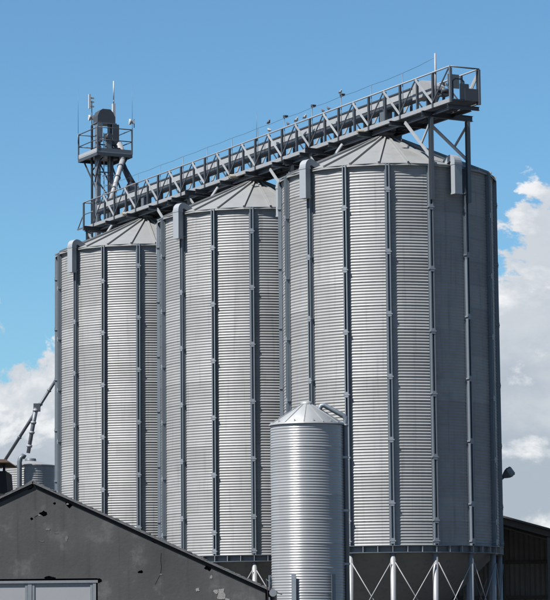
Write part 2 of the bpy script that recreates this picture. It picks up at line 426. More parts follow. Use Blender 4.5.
# cross beams (I sections) under the floor
def ibeam(p0, p1, h, b):
    p0, p1 = Vector(p0), Vector(p1); mb = MB()
    mb.bar(p0, p1, 0.012, h - 0.022); up = Vector((0, 0, h / 2 - 0.0055))
    mb.bar(p0 + up, p1 + up, b, 0.011); mb.bar(p0 - up, p1 - up, b, 0.011); return mb
for t in posts_t[1:]: ibeam(gp(t + 0.1, -0.92, ZF - 0.28), gp(t + 0.1, 0.80, ZF - 0.28), 0.15, 0.12).build('cross_beam', 'steel_dark', gan)
for w in (-0.40, 0.40): ibeam(gp(T0 + 0.3, w, ZF - 0.265), gp(T1 - 0.2, w, ZF - 0.265), 0.115, 0.09).build('floor_joist', 'steel_dark', gan)
# enclosed chain conveyor
conv = MB().rng(-3.0, 24.2, -0.17, 0.17, 19.555, 19.78).build('conveyor_box', 'galv_light', gan)
MB().rng(-3.0, 24.2, -0.20, 0.20, 19.783, 19.825).build('conveyor_lid', 'steel_dark', conv)
MB().rng(-3.0, 24.2, -0.155, 0.155, 19.38, 19.552).build('underside_shade', 'steel_dark', conv)  # shadowed underside of the conveyor, put in as a separate dark box
for t in [q - 0.4 for q in posts_t]: MB().rng(t - 0.02, t + 0.02, -0.212, 0.212, 19.37, 19.832).build('joint_flange', 'steel_mid', conv)
for t in apex_t: MB().rng(t - 0.03, t + 0.03, -0.16, 0.16, ZF - 0.012, 19.385).build('conveyor_stand', 'steel_dark', conv)
hd = MB(); poly = [(-2.2, 19.36), (-3.35, 19.36), (-3.58, 19.48), (-3.55, 19.62), (-2.85, 19.93), (-2.5, 19.93), (-2.2, 19.84)]
hd.prism(poly, -0.23, 0.23); hd.build('drive_head', 'galv_chord', gan)
mt = MB().tube(gp(-3.75, -0.05, 19.42), gp(-3.75, 0.28, 19.42), 0.09, 14); mt.tube(gp(-3.68, -0.18, 19.42), gp(-3.68, -0.04, 19.42), 0.06, 12); mt.rng(-3.85, -3.60, -0.2, 0.1, 19.24, 19.32)
mt.build('drive_motor', 'steel_dark', gan)
# end platform: frame, toe panels, chain gate
fr = MB().path([gp(T0, -HW, ZR), gp(T0, HW, ZR)], 0.026, 8); fr.build('end_rail', 'steel_mid', gan)
MB().rng(T0 - 0.01, T0 + 0.01, -HW + 0.03, -0.0, ZF - 0.05, ZF + 0.36).build('toe_panel', 'steel_dark', gan)
MB().rng(T0 + 0.03, T0 + 0.95, -HW + 0.035, -HW + 0.05, ZF - 0.02, ZF + 0.30).build('toe_panel', 'galv_light', gan)
MB().path([gp(T0 + 0.06, -0.42, ZF), gp(T0 + 0.06, -0.42, 19.46), gp(T0 + 0.06, -0.32, 19.54), gp(T0 + 0.06, -0.08, 19.54), gp(T0 + 0.06, 0.0, 19.46), gp(T0 + 0.06, 0.0, ZF)], 0.026, 8).build('gate_hoop', 'steel_dark', gan)
MB().bar(gp(T0 + 0.02, HW + 0.03, ZR - 0.1), gp(T0 + 0.55, HW + 0.03, ZF + 0.4), 0.04, 0.028, (0, 1, 0)).build('diagonal', 'galv_light', gan)
ibeam(gp(T0 + 0.12, -0.6, ZF - 0.26), gp(T0 + 0.12, 0.6, ZF - 0.26), 0.12, 0.1).build('cross_beam', 'steel_dark', gan)
# far end outrigger
MB().bar(gp(T1, -HW, ZF + 0.55), gp(T1 + 0.62, -HW, ZF - 0.02), 0.035, 0.035).build('end_brace', 'steel_mid', gan)
MB().bar(gp(T1, -HW, ZF - 0.03), gp(T1 + 0.66, -HW, ZF - 0.03), 0.05, 0.05).build('end_brace', 'steel_mid', gan)
MB().path([gp(T1, -HW, ZR), gp(T1, HW, ZR)], 0.026, 8).build('end_rail', 'steel_mid', gan)
MB().path([gp(T1, -HW, 19.4), gp(posts_t[-1], -HW, 19.4)], 0.022, 8).build('hand_rail', 'steel_mid', gan)
# trestle posts standing on the silos, with knee braces
for k in range(3):
    for sg in (-1, 1):
        tops = []
        for da, wq in ((22.5, -0.35), (45.0, 1.05)):
            a = R(PO + da + (0 if sg < 0 else 180))
            rel = Vector((math.sin(a), -math.cos(a), 0)) * (SR + 0.20)
            t = rel.dot(U) + UL * k; w = rel.dot(NV)
            tops.append((t, w))
            p = MB(); p.bar(gp(t, w, 15.75), gp(t, w, ZF - 0.395), 0.14, 0.012, (1, 0, 0))
            for q in (-0.058, 0.058): p.bar(gp(t + q, w, 15.75), gp(t + q, w, ZF - 0.36), 0.14, 0.011, (1, 0, 0)) if False else p.box(gp(t + q * 1.0, w, (15.75 + ZF - 0.395) / 2), (0.012, 0.13, ZF - 0.395 - 15.75))
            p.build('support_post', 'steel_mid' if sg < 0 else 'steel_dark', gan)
            # brace from the gantry chord down to the post foot, strut back to the post head
            wb = max(-HW, min(HW, w)) if abs(w) > HW else (HW if (w > 0) else -HW)
            top = gp(t - sg * 1.55, wb, ZF - 0.30); foot = gp(t, w, 17.15)
            MB().bar(top, foot, 0.10, 0.05, (0, 1, 0)).build('knee_brace', 'galv_light', gan)
            mid = top.lerp(foot, 0.62)
            MB().bar(gp(t, w, ZF - 0.50), mid, 0.07, 0.05, (0, 1, 0)).build('knee_brace', 'galv_light', gan)
        ta, tb = tops[0], tops[1]
        d = (gp(tb[0], tb[1], 0) - gp(ta[0], ta[1], 0)).normalized()
        ibeam(gp(ta[0], ta[1], ZF - 0.30) - d * 0.35, gp(tb[0], tb[1], ZF - 0.30) + d * 0.2, 0.18, 0.13).build('support_beam', 'steel_dark', gan)
    # outlet with slide gate and spout to the silo cap
    t = UL * k
    MB().rng(t - 0.16, t + 0.16, -0.16, 0.16, 18.82, 19.385).build('outlet_spout', 'steel_mid', gan)
    MB().rng(t - 0.30, t + 0.55, -0.22, 0.22, 18.70, 18.815).build('slide_gate', 'galv_light', gan)
    MB().tube(gp(t + 0.60, -0.2, 18.76), gp(t + 0.60, -0.55 - 0.25, 18.76), 0.07, 12).build('gate_motor', 'gate_ochre', gan)
    MB().path([gp(t, 0, 18.69), gp(t, 0, 18.60)], 0.17, 16).build('outlet_spout', 'steel_mid', gan)
    MB().path([gp(t - 0.5, 0.2, 18.62), gp(t - 0.95, 0.2, 18.55), gp(t - 1.15, 0.2, 18.62), gp(t - 1.15, 0.2, 18.74)], 0.045, 8).build('cable_loop', 'steel_dark', gan)
# bird wire poles
for i, t in enumerate(posts_t):
    zt = 20.30 if i else 20.55
    MB().path([gp(t - 0.10, -HW + 0.05, ZF), gp(t - 0.10, -HW + 0.05, zt)], 0.015 if i else 0.035, 8).build('wire_pole', 'steel_mid' if i else 'galv_rail', gan)
wp = []
for i, t in enumerate(posts_t):
    z = 20.30 if i else 20.42
    wp.append(gp(t - 0.10, -HW + 0.05, z))
    if i < len(posts_t) - 1: wp.append(gp(t - 0.10 + MOD / 2, -HW + 0.05, 20.275 if i else 20.335))
MB().path(wp, 0.006, 5).build('bird_wire', 'steel_dark', gan)

# lamps clamped to the wire poles
def pole_lamp(t, label, lens_dir):
    o = thing('work_lamp', gw(t - 0.10, -HW + 0.05, 20.30), label, 'lamp', 'work lamps on the gantry', RZ); o.scale = (0.75, 0.75, 0.75)
    h = MB(); h.prism([(-0.03, 0.0), (-0.03, 0.10), (-0.06, 0.13), (-0.24, 0.10), (-0.24, 0.05)], -0.09, 0.09); h.build('housing', 'steel_dark', o)
    MB().box((-0.14, 0, 0.005), (0.18, 0.15, 0.012), None).build('lens', 'lens', o)
    MB().tube((0, 0, -0.06), (0, 0, 0.06), 0.02, 8).build('clamp', 'steel_mid', o)
pole_lamp(posts_t[5], 'dark lamp on gantry pole, leftmost of the three, beside a pale bird on the wire', -1)
pole_lamp(posts_t[4], 'dark lamp on gantry pole, middle of the three pole lamps', -1)
pole_lamp(posts_t[3], 'dark lamp on gantry pole left of the near silo peak, rightmost of three', -1)
wh = MB().tube((0, 0, 0), (0, 0, 1.05), 0.008, 6); wh.tube((0, 0, -0.1), (0, 0, 0.05), 0.02, 8)
o = wh.build('whip_antenna', 'steel_mid'); o.location = gw(posts_t[6] - 0.02, -HW + 0.05, ZR); tag(o, 'short thin whip antenna on the gantry rail above the middle silo', 'antenna')

# ------------------------------------------------------------------ birds on the gantry
def bird(t, z, head, big, white, label, w=-HW):
    o = thing('bird', gw(t, w, z), label, 'bird', 'birds perched on the gantry', RZ + (0 if head > 0 else math.pi))
    s = big * 0.66
    pts = [(-0.21, 0.075, .006), (-0.15, 0.082, .022), (-0.09, 0.10, .048), (-0.02, 0.115, .066), (0.04, 0.13, .062), (0.075, 0.160, .040), (0.09, 0.185, .034), (0.110, 0.205, .036), (0.133, 0.205, .026), (0.150, 0.20, .010), (0.175, 0.193, .004)]
    mb = MB().path([(x * s, 0, zz * s) for x, zz, r in pts], [r * s for x, zz, r in pts], 10)
    mb.build('body', 'bird_white' if white else 'bird_grey', o)
    for sd in (-1, 1):
        wv = []; 
        prof = [(-0.20, 0.088, 0.012), (-0.12, 0.115, 0.046), (-0.03, 0.130, 0.064), (0.045, 0.135, 0.060)]
        low = [(-0.16, 0.075, 0.026), (-0.10, 0.080, 0.050), (-0.02, 0.088, 0.067), (0.04, 0.105, 0.066)]
        wv = [(x * s, sd * (y + 0.006) * s, zz * s) for x, zz, y in prof] + [(x * s, sd * (y + 0.006) * s, zz * s) for x, zz, y in low]
        MB().add(wv, [(i, i + 1, i + 5, i + 4) for i in range(3)], True).build('wing', 'bird_grey', o)
        MB().tube((0.0, sd * 0.025 * s, -0.0), (0.0, sd * 0.025 * s, 0.07 * s), 0.006 * s, 5).build('leg', 'bird_leg', o)
    return o
bird(7.62, ZR + 0.026, 1, 1.25, True, 'white bird on the handrail below a bird perched on the wire')
bird(7.76, 20.28, -1, 1.15, False, 'grey bird perched on the bird wire over the middle silo', -HW + 0.05)
bird(6.15, ZR + 0.026, 1, 1.0, False, 'small grey bird on the handrail just under the leftmost work lamp')
bird(5.50, ZR + 0.026, -1, 1.25, True, 'pale bird on the handrail between the leftmost and middle work lamps, left of two')
bird(4.85, ZR + 0.026, -1, 1.2, True, 'pale bird on the handrail just left of the middle work lamp')
bird(3.50, ZR + 0.026, 1, 1.0, False, 'dark bird on the handrail, left of the pair right of the middle lamp')
bird(3.08, ZR + 0.026, 1, 1.05, False, 'dark bird on the handrail, right of the pair beside the rightmost lamp')
bird(posts_t[3] - 0.06, 20.395, -1, 1.0, True, 'pale bird standing on top of the rightmost work lamp', -HW + 0.05)

# ------------------------------------------------------------------ bucket elevator tower
EL = thing('bucket_elevator', gw(26.0, 0.9, 0), 'grey bucket elevator tower with railed top platform at the far left end', 'elevator', None, RZ)
def ep(t, w, z): return Vector((t - 26.0, -(w - 0.9), z))
ZP = 22.25
for w in (0.62, 1.22):
    tr = MB().box(ep(25.95, w, 11.84), (0.26, 0.17, 23.68), None).build('trunk', 'galv_post', EL)
    z = 1.0
    while z < 23.4:
        MB().box(ep(25.95, w, z), (0.31, 0.22, 0.035)).build('trunk_flange', 'steel_mid', tr); z += 2.4 if z < 16 else 1.2
hd = MB()
prof = [(-0.40, 23.66), (0.42, 23.66), (0.42, 23.92), (0.34, 24.12), (0.20, 24.26), (-0.16, 24.26), (-0.30, 24.16), (-0.40, 23.94)]
n = len(prof)
vs = [ep(25.72, 0.92 + x, z) for x, z in prof] + [ep(26.20, 0.92 + x, z) for x, z in prof]
hd.add(vs, [tuple(range(n)), tuple(range(2 * n - 1, n - 1, -1))] + [(i, i + n, (i + 1) % n + n, (i + 1) % n) for i in range(n)])
hd.build('head_hood', 'steel_dark', EL)
MB().box(ep(25.95, 0.92, 23.63), (0.56, 0.96, 0.05)).build('head_flange', 'steel_mid', EL)
MB().box(ep(25.80, 0.60, 23.2), (0.3, 0.24, 0.8)).build('head_casing', 'galv_post', EL)
MB().box(ep(25.80, 1.34, 23.15), (0.34, 0.3, 0.9)).build('head_casing', 'steel_dark', EL)
mo = MB().tube(ep(25.52, 0.92, 23.0), ep(25.30, 0.92, 23.0), 0.13, 14); mo.box(ep(25.6, 0.92, 23.0), (0.14, 0.22, 0.3)); mo.build('drive_motor', 'steel_dark', EL)
# platform
pt0, pt1, pw0, pw1 = 25.20, 27.25, 0.28, 1.90
MB().add([ep(pt0, pw0, ZP), ep(pt1, pw0, ZP), ep(pt1, pw1, ZP), ep(pt0, pw1, ZP), ep(pt0, pw0, ZP + 0.05), ep(pt1, pw0, ZP + 0.05), ep(pt1, pw1, ZP + 0.05), ep(pt0, pw1, ZP + 0.05)],
         [(0, 1, 2, 3), (4, 5, 6, 7), (0, 1, 5, 4), (1, 2, 6, 5), (2, 3, 7, 6), (3, 0, 4, 7)]).build('platform_floor', 'galv_light', EL)
def edge(a, b, z, r, m, nm): MB().path([ep(*a, z), ep(*b, z)], r, 7).build(nm, m, EL)
cs = [(pt0, pw0), (pt1, pw0), (pt1, pw1), (pt0, pw1)]
for i in range(4):
    a, b = cs[i], cs[(i + 1) % 4]
    MB().bar(ep(*a, ZP + 0.12), ep(*b, ZP + 0.12), 0.012, 0.135).build('toe_board', 'galv_light' if i == 0 else 'steel_mid', EL)
    MB().bar(ep(*a, ZP - 0.075), ep(*b, ZP - 0.075), 0.05, 0.14).build('platform_beam', 'steel_dark', EL)
    for z in (ZP + 0.55, ZP + 1.08): edge(a, b, z, 0.022, 'steel_dark', 'guard_rail')
    MB().bar(ep(*a, ZP), ep(*a, ZP + 1.10), 0.055, 0.055, (1, 0, 0)).build('guard_post', 'steel_mid', EL)
for w in (0.45, 1.75):
    MB().bar(ep(pt1 - 0.2, w, ZP - 0.12), ep(26.06, w if w > 1 else 0.56, 20.85), 0.05, 0.05).build('platform_brace', 'steel_dark', EL)
    MB().bar(ep(pt0 + 0.1, w, ZP - 0.12), ep(25.86, w if w < 1 else 1.30, 21.05), 0.05, 0.05).build('platform_brace', 'steel_dark', EL)
# ladder on the camera side
for w in (0.80, 1.08): MB().bar(ep(25.70, w, 1.0), ep(25.70, w, 23.2), 0.035, 0.02, (1, 0, 0)).build('ladder_rail', 'galv_light', EL)
z = 17.0
rung = MB().tube(ep(25.70, 0.80, 0), ep(25.70, 1.08, 0), 0.013, 6).mesh('ladder_rung', 'galv_light')
while z < 23.1: place('ladder_rung', rung, EL, (0, 0, z)); z += 0.28
for k, z in enumerate((18.4, 19.6, 20.8)):
    MB().bar(ep(25.80, 0.62 if k % 2 else 1.22, z), ep(25.80, 1.22 if k % 2 else 0.62, z + 1.15), 0.05, 0.03, (1, 0, 0)).build('cross_brace', 'steel_dark', EL)
for w in (0.50, 1.40): MB().bar(ep(26.30, w, 17.0), ep(26.30, w, 23.6), 0.08, 0.08, (1, 0, 0)).build('frame_leg', 'steel_dark', EL)
for k, z in enumerate((18.0, 19.2, 20.4, 21.6)):
    MB().bar(ep(26.30, 0.50 if k % 2 else 1.40, z), ep(26.30, 1.40 if k % 2 else 0.50, z + 1.15), 0.05, 0.03, (1, 0, 0)).build('cross_brace', 'steel_dark', EL)
for z in (18.5, 20.0, 21.5, 22.7): MB().bar(ep(25.82, 0.62, z), ep(25.82, 1.22, z), 0.06, 0.05).build('tie_beam', 'steel_dark', EL)
for z in (18.9, 19.7, 20.5, 21.3):
    MB().path([ep(25.70 - 0.34 * math.sin(math.pi * i / 8), 0.94 - 0.22 * math.cos(math.pi * i / 8), z) for i in range(9)], 0.016, 5).build('cage_hoop', 'steel_mid', EL)
for w in (0.84, 1.04): MB().bar(ep(25.36, w, 18.9), ep(25.36, w, 21.9), 0.02, 0.02, (1, 0, 0)).build('cage_strap', 'steel_mid', EL)
MB().box(ep(25.62, 0.98, 22.62), (0.14, 0.26, 0.42)).build('control_box', 'galv_post', EL)
MB().box(ep(25.55, 1.32, 22.30), (0.2, 0.3, 0.5)).build('gear_box', 'steel_dark', EL)
MB().path([ep(25.66, 1.14, 18.8), ep(25.66, 1.14, 22.4)], 0.03, 8).build('cable_conduit', 'steel_mid', EL)
# spout from the head to the conveyor
MB().path([ep(25.80, 1.50, 22.75), ep(25.55, 1.58, 22.35), ep(25.20, 1.45, 21.95)], [0.20, 0.16, 0.12], 12).build('spout', 'galv_rail', EL)
MB().path([ep(25.20, 1.45, 21.95), ep(24.95, 1.25, 21.65), ep(23.35, 0.08, 19.85)], [0.115, 0.11, 0.11], 14).build('spout', 'galv_rail', EL)
for f in (0.0, 0.33, 0.66): 
    a, b = ep(24.95, 1.25, 21.65), ep(23.35, 0.08, 19.85); p = a.lerp(b, f); q = a.lerp(b, f + 0.02)
    MB().tube(p, q, 0.145, 14).build('spout_flange', 'steel_mid', EL)
gb = MB().prism([(0, 0), (0.5, 0), (0.62, 0.18), (0.42, 0.5), (0.16, 0.62), (0, 0.4)], -0.2, 0.2)
g_ = gb.build('return_chute', 'steel_dark', EL); g_.location = ep(24.6, 1.75, 20.35)
MB().path([ep(24.85, 1.75, 20.9), ep(25.3, 1.6, 21.6), ep(25.7, 1.45, 22.4)], [0.16, 0.13, 0.13], 10).build('return_chute_pipe', 'steel_dark', EL)
MB().bar(ep(24.85, 1.75, 20.35), ep(24.85, 1.75, 18.9), 0.1, 0.1, (1, 0, 0)).build('chute_post', 'steel_dark', EL)

# antennas on the tower
def whip(t, w, z0, z1, label, r=0.010, m='steel_mid'):
    mb = MB().path([(0, 0, -0.25), (0, 0, 0.2)], 0.02, 8); mb.path([(0, 0, 0.2), (0, 0, z1 - z0)], [r, r * 0.6], 6)
    ob = mb.build('whip_antenna', m); ob.location = gw(t, w, z0); tag(ob, label, 'antenna', 'whip antennas on the elevator tower')
whip(27.22, 0.25, 23.2, 25.45, 'thin dark whip antenna at the left corner of the tower platform')
whip(25.22, 1.93, 23.2, 25.42, 'thin dark whip antenna at the right corner of the tower platform')
a = thing('panel_antenna', gw(26.35, 0.52, 24.2), 'white sector panel antenna left of the elevator hood', 'antenna', None, RZ)
MB().tube((0, 0, -0.6), (0, 0, 0.5), 0.02, 8).build('pole', 'steel_mid', a)
MB().rng(-0.04, 0.04, 0.06, 0.15, 0.15, 0.78).build('panel', 'white_plastic', a)
for z in (0.25, 0.45, 0.62): MB().rng(-0.03, 0.03, -0.10, 0.055, z - 0.03, z + 0.03).build('bracket', 'galv_light', a)
a = thing('collinear_antenna', gw(25.85, 1.33, 24.0), 'tall white tube antenna above the right of the elevator hood', 'antenna', None, RZ)
MB().rng(-0.06, 0.06, -0.06, 0.06, -0.6, 0.55).build('base_box', 'white_plastic', a)
MB().path([(0, 0, 0.55), (0, 0, 0.72)], 0.025, 8).build('collar', 'steel_mid', a)
MB().path([(0, 0, 0.72), (0, 0, 1.55)], 0.026, 8).build('tube', 'white_plastic', a)
def dish(t, w, z, label, rz):
    d = thing('dish_antenna', gw(t, w, z), label, 'antenna', 'small dish antennas on the elevator tower', rz)
    prof = [(0.0, 0.0), (0.05, 0.01), (0.10, 0.03), (0.125, 0.06), (0.13, 0.12), (0.12, 0.12), (0.0, 0.09)]
    me = MB().lathe(prof, 20); ob = me.build('reflector', 'white_plastic', d); ob.rotation_euler = (R(90), 0, 0)
    MB().box((0, 0.06, 0), (0.10, 0.12, 0.16)).build('radio_box', 'galv_light', d)
    MB().bar((0, 0.1, -0.25), (0, 0.1, 0.12), 0.035, 0.035, (1, 0, 0)).build('mount', 'steel_mid', d)
dish(26.5, 0.56, 23.98, 'small white dish antenna at the left side of the elevator hood', R(-75))
dish(25.2, 1.90, 23.68, 'small white dish antenna on the right corner post of the tower platform', R(-78))

# ------------------------------------------------------------------ floodlight on the near silo
fl = thing('floodlight', S3 + Vector((3.62, 0.1, 6.75)), 'grey floodlight on a short arm at the right edge of the near silo', 'floodlight')
MB().path([(-0.08, 0, -0.10), (0.05, 0, 0.0), (0.20, 0, 0.13)], 0.05, 8).build('arm', 'steel_dark', fl)
ax = (Vector((0.82, 0, 0.57)), Vector((0, 1, 0)), Vector((-0.57, 0, 0.82)))
def tap(c, secs):
    c = Vector(c); vs = []; fs = []
    for d, a, b in secs:
        q = c + ax[0] * d; ch = min(a, b) * 0.25
        for i, j in ((-a + ch, -b), (a - ch, -b), (a, -b + ch), (a, b - ch), (a - ch, b), (-a + ch, b), (-a, b - ch), (-a, -b + ch)): vs.append(q + ax[1] * i + ax[2] * j)
    for k in range(len(secs) - 1):
        for i in range(8): fs.append((k * 8 + i, k * 8 + (i + 1) % 8, k * 8 + 8 + (i + 1) % 8, k * 8 + 8 + i))
    fs += [tuple(range(8)), tuple(range(len(vs) - 8, len(vs)))]
    return MB().add(vs, fs)
tap((0.16, 0, 0.11), [(0, 0.06, 0.06), (0.10, 0.12, 0.12), (0.20, 0.19, 0.165), (0.36, 0.19, 0.165)]).build('housing', 'galv_post', fl)
tap((0.16, 0, 0.11), [(0.362, 0.165, 0.14), (0.39, 0.155, 0.13)]).build('lens', 'lens', fl)
tap((0.16, 0, 0.11), [(0.24, 0.20, 0.175), (0.27, 0.20, 0.175)]).build('rim', 'galv_post', fl)

# ------------------------------------------------------------------ small feed bin in front of the silos
FB = thing('feed_bin', (0.694, 60.0, 0), 'slim shiny corrugated bin with cone roof standing before the big silos', 'bin')
BR, BZ0, BZ1 = 0.827, 2.02, 6.36
bp = 0.0603; BT = 8; tier = (BZ1 - BZ0) / BT; bn = round(tier / bp); bp = tier / bn
bs = MB().lathe(corr_profile(BR, 0.0054, bp, bn, 8, 0.004), 12, a0=-R(30), a1=R(30)).mesh('wall_sheet', 'bin_wall')
bs2 = bs.copy(); bs2.materials[0] = MATS['bin_wall_dull']
for t in range(BT):
    for k in range(6): place('wall_sheet', bs if t >= BT - 3 else bs2, FB, (0, 0, BZ0 + t * tier), R(60 * k + (8 if t % 2 else 38)))
MB().lathe([(BR - 0.01, BZ0), (0.2, 1.0), (0.2, 0.8)], 32).build('hopper', 'hopper_steel', FB)
RPn = 12
for k in range(RPn):
    a0 = R(10 + 30 * k)
    mb = MB().lathe([(BR + 0.035, BZ1 - 0.035), (BR + 0.03, BZ1 + 0.0), (0.10, 6.83)], 4, a0=a0 - R(15), a1=a0 + R(15))
    rp = mb.build('roof_panel', 'bin_roof', FB)
    MB().bar(on_ring(BR + 0.032, a0 + R(15), BZ1 + 0.006), on_ring(0.11, a0 + R(15), 6.831), 0.014, 0.014).build('seam', 'bin_roof', rp)
    MB().box(on_ring(BR - 0.005, a0, BZ1 + 0.04), (0.035, 0.035, 0.04)).build('clip', 'galv_light', rp)
MB().lathe([(0.0, 6.90), (0.08, 6.89), (0.14, 6.85), (0.14, 6.81)], 20).build('lid', 'bin_roof', FB)
for k in range(6):
    a = R(-22 + 60 * k)
    lg = MB(); 
    p = lambda r, da, z: on_ring(r, a, z)
    t_ax = Vector((math.cos(a), math.sin(a), 0)); r_ax = Vector((math.sin(a), -math.cos(a), 0)); z_ax = Vector((0, 0, 1))
    lg.box(on_ring(BR + 0.035, a, 1.48), (0.012, 0.05, 2.96), (t_ax, r_ax, z_ax))
    lg.box(on_ring(BR + 0.066, a, 1.48), (0.11, 0.012, 2.96), (t_ax, r_ax, z_ax))
    lg.build('leg', 'galv_post', FB)
fp = MB().path([(0.27, -0.08, 6.55), (0.29, -0.08, 6.70), (0.33, -0.08, 6.775), (0.40, -0.08, 6.785), (0.82, -0.08, 6.55), (0.885, -0.08, 6.49), (0.872, -0.08, 6.38), (0.872, -0.08, 0.45)], 0.058, 12).build('fill_pipe', 'galv_post', FB)
MB().tube((0.872, -0.08, 6.30), (0.872, -0.08, 6.35), 0.07, 12).build('pipe_collar', 'galv_splice', fp)
for z in (5.6, 4.4, 3.2): MB().box((0.87, -0.06, z), (0.14, 0.16, 0.05)).build('pipe_bracket', 'galv_light', fp)

# ------------------------------------------------------------------ dark rendered gable building
GY = 45.0; GX, GZ, GHW, GEZ = -4.14, 4.20, 3.93, 2.385
GB = thing('gable_building', (GX, GY, 0), 'low outbuilding with patchy dark grey rendered gable and slate verge', 'building')
DX0, DX1, DZ = -3.2, 1.10, 2.60
outline = [(-GHW, 0), (DX0, 0), (DX0, DZ), (DX1, DZ), (DX1, 0), (GHW, 0), (GHW, GEZ), (0, GZ), (-GHW, GEZ)]
wall = MB().prism(outline, 0, 0.32).build('gable_wall', 'render_wall', GB)
PXM = 45.0 / 2649 * 1.008
def px(x, y):                                       # photograph pixel on the gable, as wall x,z
    return ((x - 33.0) * PXM, GZ + 0.057 - (y - 480.6) * PXM + (x - 33) * PXM * 0.0094 * -1)
def blob(cx, cy, rx, ry, n=11, jit=0.35, seed=0):
    rr = random.Random(seed); x0, z0 = px(cx, cy)
    return [(x0 + rx * PXM * math.cos(2 * math.pi * i / n) * rr.uniform(1 - jit, 1 + jit), z0 + ry * PXM * math.sin(2 * math.pi * i / n) * rr.uniform(1 - jit, 1 + jit)) for i in range(n)]
holes = [blob(70, 503, 4.0, 4.0, seed=1), blob(30, 486.5, 4.5, 3.0, seed=2), blob(44, 513, 3.8, 2.4, seed=3), blob(32, 518.3, 1.7, 1.3, seed=4), blob(54.5, 503.2, 1.2, 1.2, seed=5),
         blob(18, 489.8, 3.0, 1.4, seed=6), blob(98.5, 579, 3.0, 2.2, seed=7), blob(90, 510.5, 3.5, 1.8, seed=8), blob(206, 566, 3.6, 3.6, seed=9), blob(139.5, 570.5, 2.4, 1.6, seed=10), blob(154, 540, 4, 1.7, seed=11), blob(50, 577, 6, 2.2, seed=12), blob(222, 569.5, 2.2, 1.5, seed=13), blob(240, 578, 2.2, 1.3, seed=14)]
crk = [(160, 552), (159.6, 560), (160.3, 566), (159.2, 573), (156.5, 578), (154, 583)]
holes.append([px(x - 0.25, y) for x, y in crk] + [px(x + 0.25, y) for x, y in reversed(crk)])
crk = [(34.6, 517.0), (36, 516), (38.6, 514.8)]
holes.append([px(x, y - 0.35) for x, y in crk] + [px(x, y + 0.35) for x, y in reversed(crk)])
cut = MB()
for h in holes: cut.prism(h, -0.1, 0.17)
co = cut.build('cutter', 'old_brick', GB)
md = wall.modifiers.new('b', 'BOOLEAN'); md.object = co; md.solver = 'EXACT'; md.operation = 'DIFFERENCE'; md.use_self = True
bpy.context.view_layer.update()
dg = bpy.context.evaluated_depsgraph_get()
nm = bpy.data.meshes.new_from_object(wall.evaluated_get(dg)); wall.modifiers.clear(); wall.data = nm
bpy.data.objects.remove(co)
for i, (cx, cy, rx, ry) in enumerate([(219, 593, 4.5, 6.5), (214, 590, 2.5, 2.2), (209, 575.5, 1.5, 2.0), (195.8, 588, 2.0, 1.8), (225, 598, 2.2, 2.2), (48, 528.5, 2.8, 1.3), (66.5, 537.5, 1.2, 2.6), (67.5, 503.5, 1.3, 1.0), (39.5, 514.8, 1.2, 0.8), (57, 532.5, 2.2, 0.4), (42, 540.5, 2.5, 0.35), (160, 573, 1.4, 0.8)]):
    MB().prism(blob(cx, cy, rx, ry, 12, 0.4, 40 + i), -0.004, 0.01).build('bare_plaster_patch', 'plaster' if i < 5 or i in (7, 8) else 'plaster_faint', GB)
MB().rng(-GHW, -GHW + 0.3, 0.322, 8.0, 0, GEZ - 0.02).build('side_wall', 'render_wall', GB)
MB().rng(GHW - 0.3, GHW, 0.322, 8.0, 0, GEZ - 0.02).build('side_wall', 'render_wall', GB)
MB().prism([(-GHW, 0), (GHW, 0), (GHW, GEZ), (0, GZ), (-GHW, GEZ)], 8.002, 8.3).build('rear_gable', 'render_wall', GB)
# roof: boarded slopes, slates along the front verge
sl = math.atan2(GZ - GEZ, GHW); SLEN = math.hypot(GZ - GEZ, GHW)
rr = random.Random(3)
for s in (-1, 1):
    d = Vector((s * math.cos(sl), 0, -math.sin(sl))); nn = Vector((s * math.sin(sl), 0, math.cos(sl)))
    top = Vector((0, 0, GZ))
    b0 = top + nn * 0.008; b1 = top + d * (SLEN + 0.12) + nn * 0.008
    c = (b0 + b1) / 2 + Vector((0, 4.15, 0)) + nn * 0.012
    roof = MB().box(c, ((b1 - b0).length, 8.4, 0.022), (d, Vector((0, 1, 0)), nn)).build('roof_slope', 'slate', GB)
    vg = MB(); x = 0.0
    while x < SLEN + 0.12:
        L = 0.20; tilt = R(rr.uniform(3, 7)); dd = (d * math.cos(tilt) + nn * math.sin(tilt)).normalized(); n2 = Vector((0, 1, 0)).cross(dd) * (1 if s > 0 else -1)
        if n2.z < 0: n2 = -n2
        p = top + d * (x + L / 2) + nn * (0.034 + rr.uniform(0, 0.008)) + Vector((0, -0.012 + rr.uniform(-0.012, 0.012), 0))
        if rr.random() > 0.05: vg.box(p + Vector((0, 0.16, 0)), (L, 0.34, rr.uniform(0.012, 0.02)), (dd, Vector((0, 1, 0)), n2))
        x += 0.098 + rr.uniform(-0.006, 0.008)
    v = vg.build('verge_slates', 'slate', roof); v['kind'] = 'stuff'
    bb = MB(); bb.box(top + d * (SLEN / 2) - nn * 0.020 + Vector((0, 0.008, 0)), (SLEN, 0.035, 0.045), (d, Vector((0, 1, 0)), nn)); bb.build('verge_batten', 'black_board', roof)
MB().prism([(-0.15, GZ - 0.045), (-0.14, GZ - 0.01), (-0.02, GZ + 0.068), (0.02, GZ + 0.068), (0.14, GZ - 0.01), (0.15, GZ - 0.045), (0.0, GZ + 0.045)], -0.02, 8.3).build('ridge_tile', 'slate', GB)
gt = MB(); gr = 0.065
gt.path([(GHW + 0.13, -0.16, GEZ - 0.06), (GHW + 0.13, 8.2, GEZ - 0.06)], gr, 10); gt.build('gutter', 'door_frame', GB)
